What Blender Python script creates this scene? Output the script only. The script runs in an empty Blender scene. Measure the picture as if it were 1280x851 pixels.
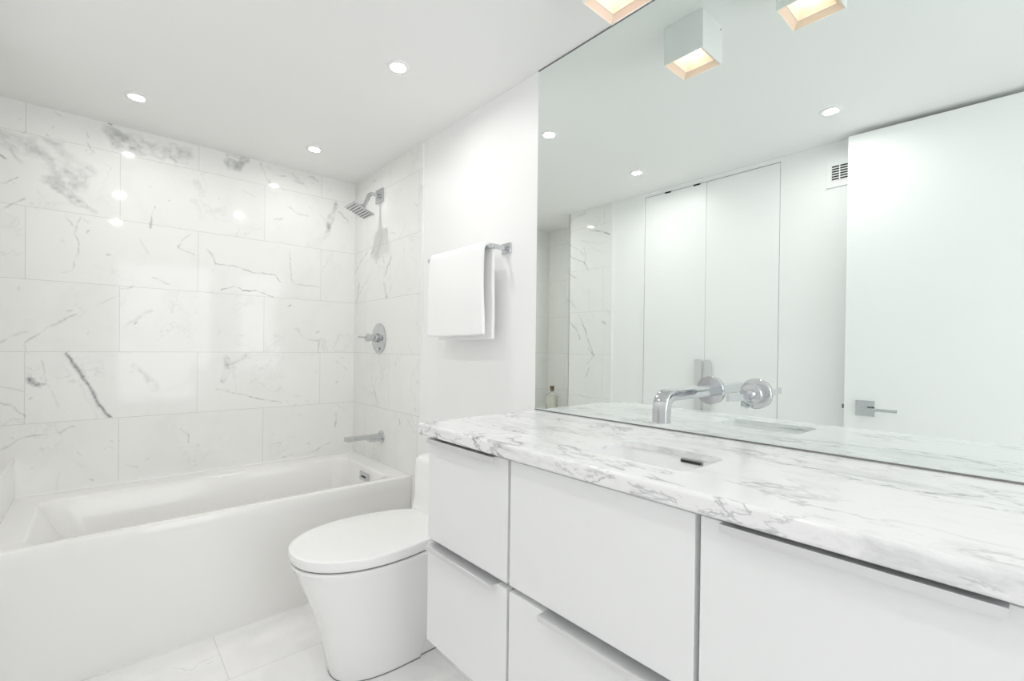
import bpy, bmesh, math, random
import numpy as np
from mathutils import Vector, Matrix, noise as mnoise

# ------------------------------------------------------------------ camera, world, exposure
SC = bpy.context.scene
COL = SC.collection
PI = math.pi
CAM_H = 1.1205
X_R = 1.18          # mirror / shower wall plane
X_L = -0.27         # closet wall plane
Y_B = 2.8126        # tiled back wall plane
Z_C = 2.1196        # ceiling
Y_F = -1.15         # wall behind the camera

cam_d = bpy.data.cameras.new('camera')
cam = bpy.data.objects.new('camera', cam_d)
COL.objects.link(cam)
yaw, pit, rol = math.radians(41.441), math.radians(-.3535), math.radians(.6905)
fwd = Vector((math.sin(yaw) * math.cos(pit), math.cos(yaw) * math.cos(pit), math.sin(pit)))
rgt0 = Vector((math.cos(yaw), -math.sin(yaw), 0))
up0 = rgt0.cross(fwd)
rgt = rgt0 * math.cos(rol) + up0 * math.sin(rol)
up = up0 * math.cos(rol) - rgt0 * math.sin(rol)
m = Matrix((rgt, up, -fwd)).transposed().to_4x4()
m.translation = Vector((0, 0, CAM_H))
cam.matrix_world = m
cam_d.sensor_width = 36
cam_d.lens = 36 * 581.6582 / 1280
cam_d.shift_y = (438.347 - 425.5) / 1280
cam_d.clip_start = .02
SC.camera = cam

W = bpy.data.worlds.new('world')
SC.world = W
W.use_nodes = True
W.node_tree.nodes['Background'].inputs[0].default_value = (1, 1, 1, 1)
W.node_tree.nodes['Background'].inputs[1].default_value = .32
vs = SC.view_settings
vs.view_transform = 'Standard'
vs.look = 'None'
vs.gamma = 1
vs.use_curve_mapping = False
vs.exposure = 1.6
SC.cycles.max_bounces = 16
SC.cycles.diffuse_bounces = 10
SC.cycles.glossy_bounces = 8
SC.cycles.transmission_bounces = 8
SC.cycles.use_denoising = True
SC.cycles.sample_clamp_indirect = 8
SC.cycles.caustics_reflective = True
SC.cycles.caustics_refractive = True
SC.cycles.blur_glossy = .3

# soft fill lamp added behind the camera to even out the brightness
ld = bpy.data.lights.new('added_fill_light', 'AREA')
ld.shape = 'RECTANGLE'
ld.size, ld.size_y = .90, 1.62
ld.energy = 3.2
ld.color = (.96, .985, 1)
lo = bpy.data.objects.new('added_fill_light', ld)
COL.objects.link(lo)
lo.location = (.58, Y_F - .06, 1.25)
lo.rotation_euler = (math.radians(90), 0, 0)

# ------------------------------------------------------------------ materials
def mat(name, col, rough=.5, metal=0, coat=0, emis=None, es=0, trans=0, ior=1.45, spec=.5):
    m = bpy.data.materials.new(name)
    m.use_nodes = True
    b = m.node_tree.nodes['Principled BSDF']
    b.inputs['Base Color'].default_value = (*col, 1)
    b.inputs['Roughness'].default_value = rough
    b.inputs['Metallic'].default_value = metal
    b.inputs['Coat Weight'].default_value = coat
    b.inputs['Coat Roughness'].default_value = .04
    b.inputs['Transmission Weight'].default_value = trans
    b.inputs['IOR'].default_value = ior
    b.inputs['Specular IOR Level'].default_value = spec
    if emis:
        b.inputs['Emission Color'].default_value = (*emis, 1)
        b.inputs['Emission Strength'].default_value = es
    return m

class N:
    """small wrapper to write node graphs"""
    def __init__(s, m):
        s.t = m.node_tree
        s.b = s.t.nodes['Principled BSDF']
    def new(s, k, **kw):
        n = s.t.nodes.new(k)
        for a, v in kw.items():
            setattr(n, a, v)
        return n
    def link(s, a, b):
        s.t.links.new(a, b)
    def math(s, op, a, b=None, c=None, clamp=False):
        n = s.new('ShaderNodeMath', operation=op)
        n.use_clamp = clamp
        for i, v in enumerate((a, b, c)):
            if v is None:
                continue
            if isinstance(v, (int, float)):
                n.inputs[i].default_value = v
            else:
                s.link(v, n.inputs[i])
        return n.outputs[0]
    def coords(s, scale=(1, 1, 1), rot=(0, 0, 0), loc=(0, 0, 0)):
        tc = s.new('ShaderNodeTexCoord')
        mp = s.new('ShaderNodeMapping')
        mp.inputs['Scale'].default_value = scale
        mp.inputs['Rotation'].default_value = rot
        mp.inputs['Location'].default_value = loc
        s.link(tc.outputs['Object'], mp.inputs[0])
        return mp.outputs[0]
    def noise(s, vec, scale, detail=4, rough=.5, dist=0):
        n = s.new('ShaderNodeTexNoise')
        n.inputs['Scale'].default_value = scale
        n.inputs['Detail'].default_value = detail
        n.inputs['Roughness'].default_value = rough
        n.inputs['Distortion'].default_value = dist
        s.link(vec, n.inputs['Vector'])
        return n
    def warp(s, vec, scale, amt):
        n = s.noise(vec, scale, 3)
        v = s.new('ShaderNodeVectorMath', operation='SUBTRACT')
        s.link(n.outputs['Color'], v.inputs[0])
        v.inputs[1].default_value = (.5, .5, .5)
        w = s.new('ShaderNodeVectorMath', operation='SCALE')
        s.link(v.outputs[0], w.inputs[0])
        w.inputs['Scale'].default_value = amt
        a = s.new('ShaderNodeVectorMath', operation='ADD')
        s.link(vec, a.inputs[0])
        s.link(w.outputs[0], a.inputs[1])
        return a.outputs[0]
    def vein(s, vec, scale, width, detail=4, rough=.5, dist=0):
        """1 on thin ridge lines of a noise, 0 elsewhere"""
        n = s.noise(vec, scale, detail, rough, dist)
        d = s.math('ABSOLUTE', s.math('SUBTRACT', n.outputs[0], .5))
        return s.math('SUBTRACT', 1, s.math('DIVIDE', d, width, clamp=True))
    def step(s, x, lo, hi):
        n = s.new('ShaderNodeMapRange')
        n.interpolation_type = 'SMOOTHSTEP'
        s.link(x, n.inputs[0])
        n.inputs[1].default_value = lo
        n.inputs[2].default_value = hi
        return n.outputs[0]
    def mix(s, f, a, b):
        n = s.new('ShaderNodeMix', data_type='RGBA')
        if isinstance(f, (int, float)):
            n.inputs[0].default_value = f
        else:
            s.link(f, n.inputs[0])
        for i, v in ((6, a), (7, b)):
            if isinstance(v, tuple):
                n.inputs[i].default_value = (*v, 1)
            else:
                s.link(v, n.inputs[i])
        return n.outputs[2]

def tile_mat(name, axes, origin, bw=.605, rh=.3045, base=(.88, .88, .865), alt=(.855, .855, .835), seed=0, proc=.16, rough=.06, mortar=.0013):
    """polished marble tile in running bond; reads the mesh's own vein attribute"""
    m = mat(name, base, rough)
    n = N(m)
    tc = n.new('ShaderNodeTexCoord')
    sep = n.new('ShaderNodeSeparateXYZ')
    n.link(tc.outputs['Object'], sep.inputs[0])
    cmb = n.new('ShaderNodeCombineXYZ')
    n.link(n.math('SUBTRACT', sep.outputs[axes[0]], origin[0]), cmb.inputs[0])
    n.link(n.math('SUBTRACT', sep.outputs[axes[1]], origin[1]), cmb.inputs[1])
    br = n.new('ShaderNodeTexBrick')
    br.offset = .5
    br.offset_frequency = 2
    n.link(cmb.outputs[0], br.inputs['Vector'])
    br.inputs['Scale'].default_value = 1
    br.inputs['Mortar Size'].default_value = mortar
    br.inputs['Mortar Smooth'].default_value = .1
    br.inputs['Brick Width'].default_value = bw
    br.inputs['Row Height'].default_value = rh
    br.inputs['Color1'].default_value = (0, 0, 0, 1)
    br.inputs['Color2'].default_value = (1, 1, 1, 1)
    br.inputs['Mortar'].default_value = (.5, .5, .5, 1)
    tone = br.outputs['Color']
    # each tile shifts the noise lookup, so veins break at the joints
    off = n.new('ShaderNodeVectorMath', operation='SCALE')
    n.link(tone, off.inputs[0])
    off.inputs['Scale'].default_value = 7.3
    add = n.new('ShaderNodeVectorMath', operation='ADD')
    n.link(tc.outputs['Object'], add.inputs[0])
    n.link(off.outputs[0], add.inputs[1])
    add2 = n.new('ShaderNodeVectorMath', operation='ADD')
    n.link(add.outputs[0], add2.inputs[0])
    add2.inputs[1].default_value = (seed * 3.1, seed * 1.7, seed * 2.3)
    v = n.warp(add2.outputs[0], 4, .25)
    fine = n.math('MULTIPLY', n.vein(v, 3.2, .012, 5, .6), n.step(n.noise(add2.outputs[0], 3.1, 2).outputs[0], .48, .66))
    soft = n.math('MULTIPLY', n.vein(v, 1.6, .05, 4, .55), .35)
    cloud = n.step(n.noise(v, 2.6, 5, .6).outputs[0], .5, .75)
    specks = n.step(n.noise(add2.outputs[0], 42, 2).outputs[0], .72, .8)
    at = n.new('ShaderNodeAttribute', attribute_name='vein')
    grain = n.step(n.noise(n.warp(tc.outputs['Object'], 30, .02), 60, 4, .65).outputs[0], .3, .6)
    painted = n.math('MULTIPLY', at.outputs['Fac'], n.math('ADD', .7, n.math('MULTIPLY', grain, .45)))
    d = n.math('ADD', n.math('MULTIPLY', fine, proc), n.math('MULTIPLY', soft, proc * .5))
    d = n.math('ADD', d, n.math('MULTIPLY', cloud, .06))
    d = n.math('ADD', d, n.math('MULTIPLY', specks, .14))
    d = n.math('ADD', d, painted, clamp=True)
    body = n.mix(n.math('MULTIPLY', tone, .5), base, alt)
    c = n.mix(d, body, (.24, .255, .26))
    c = n.mix(n.math('MULTIPLY', br.outputs['Fac'], .40), c, (.45, .445, .42))
    n.link(c, n.b.inputs['Base Color'])
    return m

def slab_mat(name):
    """honed white marble worktop with grey streaks"""
    m = mat(name, (.88, .88, .875), .16)
    n = N(m)
    co = n.coords(scale=(1, .42, 1.25), rot=(0, 0, math.radians(-24)), loc=(.37, .21, .1))
    v = n.warp(co, 4.5, .22)
    v2 = n.warp(co, 12, .09)
    a = n.math('MULTIPLY', n.vein(v, 3.6, .016, 6, .62), n.step(n.noise(co, 4, 3).outputs[0], .40, .60))
    b = n.math('MULTIPLY', n.vein(v2, 7.5, .02, 6, .65), n.step(n.noise(v, 5, 4).outputs[0], .46, .60))
    cl = n.step(n.noise(v2, 8, 8, .7).outputs[0], .50, .74)
    dark = n.math('MULTIPLY', n.step(n.noise(v2, 26, 5, .68).outputs[0], .56, .70), n.step(n.noise(v, 7, 3).outputs[0], .50, .62))
    d = n.math('ADD', n.math('MULTIPLY', a, .60), n.math('MULTIPLY', b, .50))
    d = n.math('ADD', d, n.math('MULTIPLY', cl, .42))
    d = n.math('ADD', d, n.math('MULTIPLY', dark, .50), clamp=True)
    c = n.mix(d, (.88, .88, .885), (.20, .21, .23))
    n.link(c, n.b.inputs['Base Color'])
    return m

def paint_mat(name, col, rough=.55, bump=.02):
    m = mat(name, col, rough)
    n = N(m)
    ns = n.noise(n.coords(), 220, 3)
    bp_ = n.new('ShaderNodeBump')
    bp_.inputs['Strength'].default_value = bump
    bp_.inputs['Distance'].default_value = .002
    n.link(ns.outputs[0], bp_.inputs['Height'])
    n.link(bp_.outputs[0], n.b.inputs['Normal'])
    return m

M = {}
M['wall'] = paint_mat('white_wall_paint', (.90, .90, .90), .42)
M['ceiling'] = paint_mat('ceiling_paint', (.87, .87, .865), .6)
M['tile_back'] = tile_mat('marble_tile_back', (0, 2), (-.24, -.1375))
M['tile_right'] = tile_mat('marble_tile_right', (1, 2), (2.343, -.1375), seed=2)
M['tile_left'] = tile_mat('marble_tile_left', (1, 2), (2.62, -.1375), seed=5)
M['floor'] = tile_mat('marble_floor_tile', (0, 1), (.327 + .3025, 1.779 - .305 * 8), rh=.305, seed=3, proc=.34, rough=.14, base=(.93, .925, .92), alt=(.91, .905, .895))
M['slab'] = slab_mat('marble_worktop')
M['lacquer'] = paint_mat('white_satin_lacquer', (.86, .865, .87), .3, .01)
M['carcass'] = mat('grey_carcass', (.55, .55, .55), .5)
M['ceramic'] = mat('white_ceramic', (.93, .93, .925), .12, coat=.6)
M['acrylic'] = mat('white_acrylic', (.87, .865, .85), .16, coat=.4)
M['chrome'] = mat('chrome', (.62, .635, .65), .05, 1)
M['alu'] = mat('brushed_aluminium', (.78, .78, .79), .32, .75)
M['mirror'] = mat('mirror_silver', (.875, .925, .90), 0, 1)
M['dark'] = mat('dark_seal', (.10, .10, .10), .5)
M['seam'] = mat('grey_seam', (.22, .22, .215), .5)
M['door'] = paint_mat('white_door_paint', (.90, .90, .90), .35, .01)
M['trimw'] = mat('white_trim', (.90, .90, .89), .35)
M['shell'] = mat('white_lamp_shell', (.88, .88, .88), .4)
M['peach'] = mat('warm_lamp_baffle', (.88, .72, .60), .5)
M['lens'] = mat('lit_lens', (1, 1, 1), .5, emis=(1, .985, .965), es=125)
M['lens_soft'] = mat('lit_lens_dimmed', (1, 1, 1), .5, emis=(1, .985, .965), es=82)
M['cubelens'] = mat('lit_warm_lens', (1, 1, 1), .5, emis=(1, .86, .70), es=4.5)
M['cork'] = mat('cork', (.20, .12, .05), .8)
M['glass'] = mat('clear_glass', (1, 1, 1), 0, trans=1)
M['liquid'] = mat('cream_bath_salt', (.86, .84, .74), .5)
M['black'] = mat('black_slot', (.015, .015, .015), .6)
def towel_mat():
    m = mat('white_terry', (.95, .95, .95), .95, spec=.1)
    n = N(m)
    ns = n.noise(n.coords(), 450, 2)
    b = n.new('ShaderNodeBump')
    b.inputs['Strength'].default_value = .35
    b.inputs['Distance'].default_value = .003
    n.link(ns.outputs[0], b.inputs['Height'])
    n.link(b.outputs[0], n.b.inputs['Normal'])
    n.b.inputs['Sheen Weight'].default_value = .3
    return m
M['towel'] = towel_mat()

# ------------------------------------------------------------------ mesh helpers (all shapes are given in world coordinates)
ORG = {}
def root(name, label=None, cat=None, loc=(0, 0, 0), group=None, kind=None):
    o = bpy.data.objects.new(name, None)
    o.empty_display_size = .05
    COL.objects.link(o)
    o.location = loc
    ORG[o.name] = Vector(loc)
    tag(o, label, cat, group, kind)
    return o
def tag(o, label=None, cat=None, group=None, kind=None):
    if label: o['label'] = label
    if cat: o['category'] = cat
    if group: o['group'] = group
    if kind: o['kind'] = kind
    return o
def obj(name, bm, material, parent=None, label=None, loc=None, smooth=False):
    """links a bmesh as one object; a part is stored relative to its root's origin, a loose thing relative to its own base"""
    org = ORG[parent.name] if parent else Vector(loc or (0, 0, 0))
    for v in bm.verts:
        v.co -= org
    me = bpy.data.meshes.new(name)
    bmesh.ops.recalc_face_normals(bm, faces=bm.faces[:])
    bm.to_mesh(me)
    bm.free()
    me.materials.append(M[material])
    if smooth:
        for p in me.polygons:
            p.use_smooth = True
        me.set_sharp_from_angle(angle=math.radians(38))
    o = bpy.data.objects.new(name, me)
    COL.objects.link(o)
    if parent:
        o.parent = parent
    else:
        o.location = org
    ORG[o.name] = org
    if label: o['label'] = label
    return o
def struct(name, bm, material, label=None, smooth=False, loc=None):
    o = obj(name, bm, material, smooth=smooth, loc=loc)
    o['kind'] = 'structure'
    o['category'] = name.split('_')[0]
    if label: o['label'] = label
    return o
def box(x0, x1, y0, y1, z0, z1, bev=0, seg=2, bm=None):
    b = bmesh.new()
    bmesh.ops.create_cube(b, size=1)
    for v in b.verts:
        v.co = Vector((x0 + (v.co.x + .5) * (x1 - x0), y0 + (v.co.y + .5) * (y1 - y0), z0 + (v.co.z + .5) * (z1 - z0)))
    if bev:
        bmesh.ops.bevel(b, geom=b.edges[:], offset=bev, segments=seg, profile=.5, affect='EDGES')
    return join(bm, b)
def join(bm, b):
    if bm is None:
        return b
    me = bpy.data.meshes.new('t')
    b.to_mesh(me)
    b.free()
    bm.from_mesh(me)
    bpy.data.meshes.remove(me)
    return bm
def frame_of(axis):
    a = Vector(axis).normalized()
    h = Vector((0, 0, 1)) if abs(a.z) < .9 else Vector((0, 1, 0))
    u = h.cross(a).normalized()
    return a, u, a.cross(u)
def lathe(c, axis, prof, seg=40, bm=None):
    """prof: (distance along axis, radius)"""
    b = bmesh.new()
    a, u, w = frame_of(axis)
    c = Vector(c)
    rings = []
    for t, r in prof:
        if r < 1e-6:
            rings.append([b.verts.new(c + a * t)])
        else:
            rings.append([b.verts.new(c + a * t + (u * math.cos(k / seg * 2 * PI) + w * math.sin(k / seg * 2 * PI)) * r) for k in range(seg)])
    for p, q in zip(rings, rings[1:]):
        for k in range(seg):
            k2 = (k + 1) % seg
            f = [p[k % len(p)], p[k2 % len(p)], q[k2 % len(q)], q[k % len(q)]]
            f = list(dict.fromkeys(f))
            if len(f) > 2:
                b.faces.new(f)
    for r_ in (rings[0], rings[-1]):
        if len(r_) > 2:
            b.faces.new(r_)
    return join(bm, b)
def loft(loops, cap=True, bm=None):
    b = bmesh.new()
    R = [[b.verts.new(p) for p in l] for l in loops]
    n = len(R[0])
    for p, q in zip(R, R[1:]):
        for k in range(n):
            b.faces.new((p[k], p[(k + 1) % n], q[(k + 1) % n], q[k]))
    if cap:
        b.faces.new(R[0])
        b.faces.new(R[-1])
    return join(bm, b)
def tube(path, r, seg=16, bm=None, rect=None):
    """round tube, or with rect=(half width, half height) a bar of rounded rectangular section"""
    P = [Vector(p) for p in path]
    loops = []
    for i, p in enumerate(P):
        t = (P[min(i + 1, len(P) - 1)] - P[max(i - 1, 0)]).normalized()
        h = Vector((0, 0, 1)) if abs(t.z) < .95 else Vector((1, 0, 0))
        if rect:
            u = Vector((0, 1, 0)) if abs(t.y) < .5 else Vector((0, 0, 1)).cross(t).normalized()
            w = t.cross(u).normalized()
            a, c = rect
            e = min(a, c) * .28
            sec = []
            for sx, sy, q in ((1, 1, 0), (-1, 1, 1), (-1, -1, 2), (1, -1, 3)):
                for k in range(4):
                    an = q * PI / 2 + k / 3 * PI / 2
                    sec.append(u * (sx * (a - e) + e * math.cos(an)) + w * (sy * (c - e) + e * math.sin(an)))
            loops.append([p + s_ for s_ in sec])
        else:
            u = h.cross(t).normalized()
            w = t.cross(u)
            loops.append([p + (u * math.cos(k / seg * 2 * PI) + w * math.sin(k / seg * 2 * PI)) * r for k in range(seg)])
    return loft(loops, True, bm)
def bend(p0, p1, p2, r, n=8):
    """points p0 .. arc at p1 .. p2"""
    p0, p1, p2 = map(Vector, (p0, p1, p2))
    a = p1 + (p0 - p1).normalized() * r
    c = p1 + (p2 - p1).normalized() * r
    out = [p0]
    for k in range(n + 1):
        t = k / n
        out.append(a * (1 - t) ** 2 + p1 * 2 * t * (1 - t) + c * t * t)
    out.append(p2)
    return out
def rrect(x0, x1, y0, y1, r, z, n=6):
    pts = []
    for cx, cy, q in ((x1 - r, y1 - r, 0), (x0 + r, y1 - r, 1), (x0 + r, y0 + r, 2), (x1 - r, y0 + r, 3)):
        for k in range(n + 1):
            an = q * PI / 2 + k / n * PI / 2
            pts.append(Vector((cx + r * math.cos(an), cy + r * math.sin(an), z)))
    return pts
def difference(o, cutters):
    """cuts the given bmeshes out of a mesh object and keeps only the result"""
    tmp = []
    for i, bm in enumerate(cutters):
        me = bpy.data.meshes.new('cut')
        bmesh.ops.recalc_face_normals(bm, faces=bm.faces[:])
        bm.to_mesh(me)
        bm.free()
        c = bpy.data.objects.new('cut', me)
        COL.objects.link(c)
        tmp.append(c)
        md = o.modifiers.new('b%d' % i, 'BOOLEAN')
        md.operation = 'DIFFERENCE'
        md.object = c
        md.solver = 'EXACT'
    bpy.context.view_layer.update()
    dg = bpy.context.evaluated_depsgraph_get()
    me = bpy.data.meshes.new_from_object(o.evaluated_get(dg))
    o.modifiers.clear()
    o.data = me
    for c in tmp:
        cm = c.data
        bpy.data.objects.remove(c)
        bpy.data.meshes.remove(cm)

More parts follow.
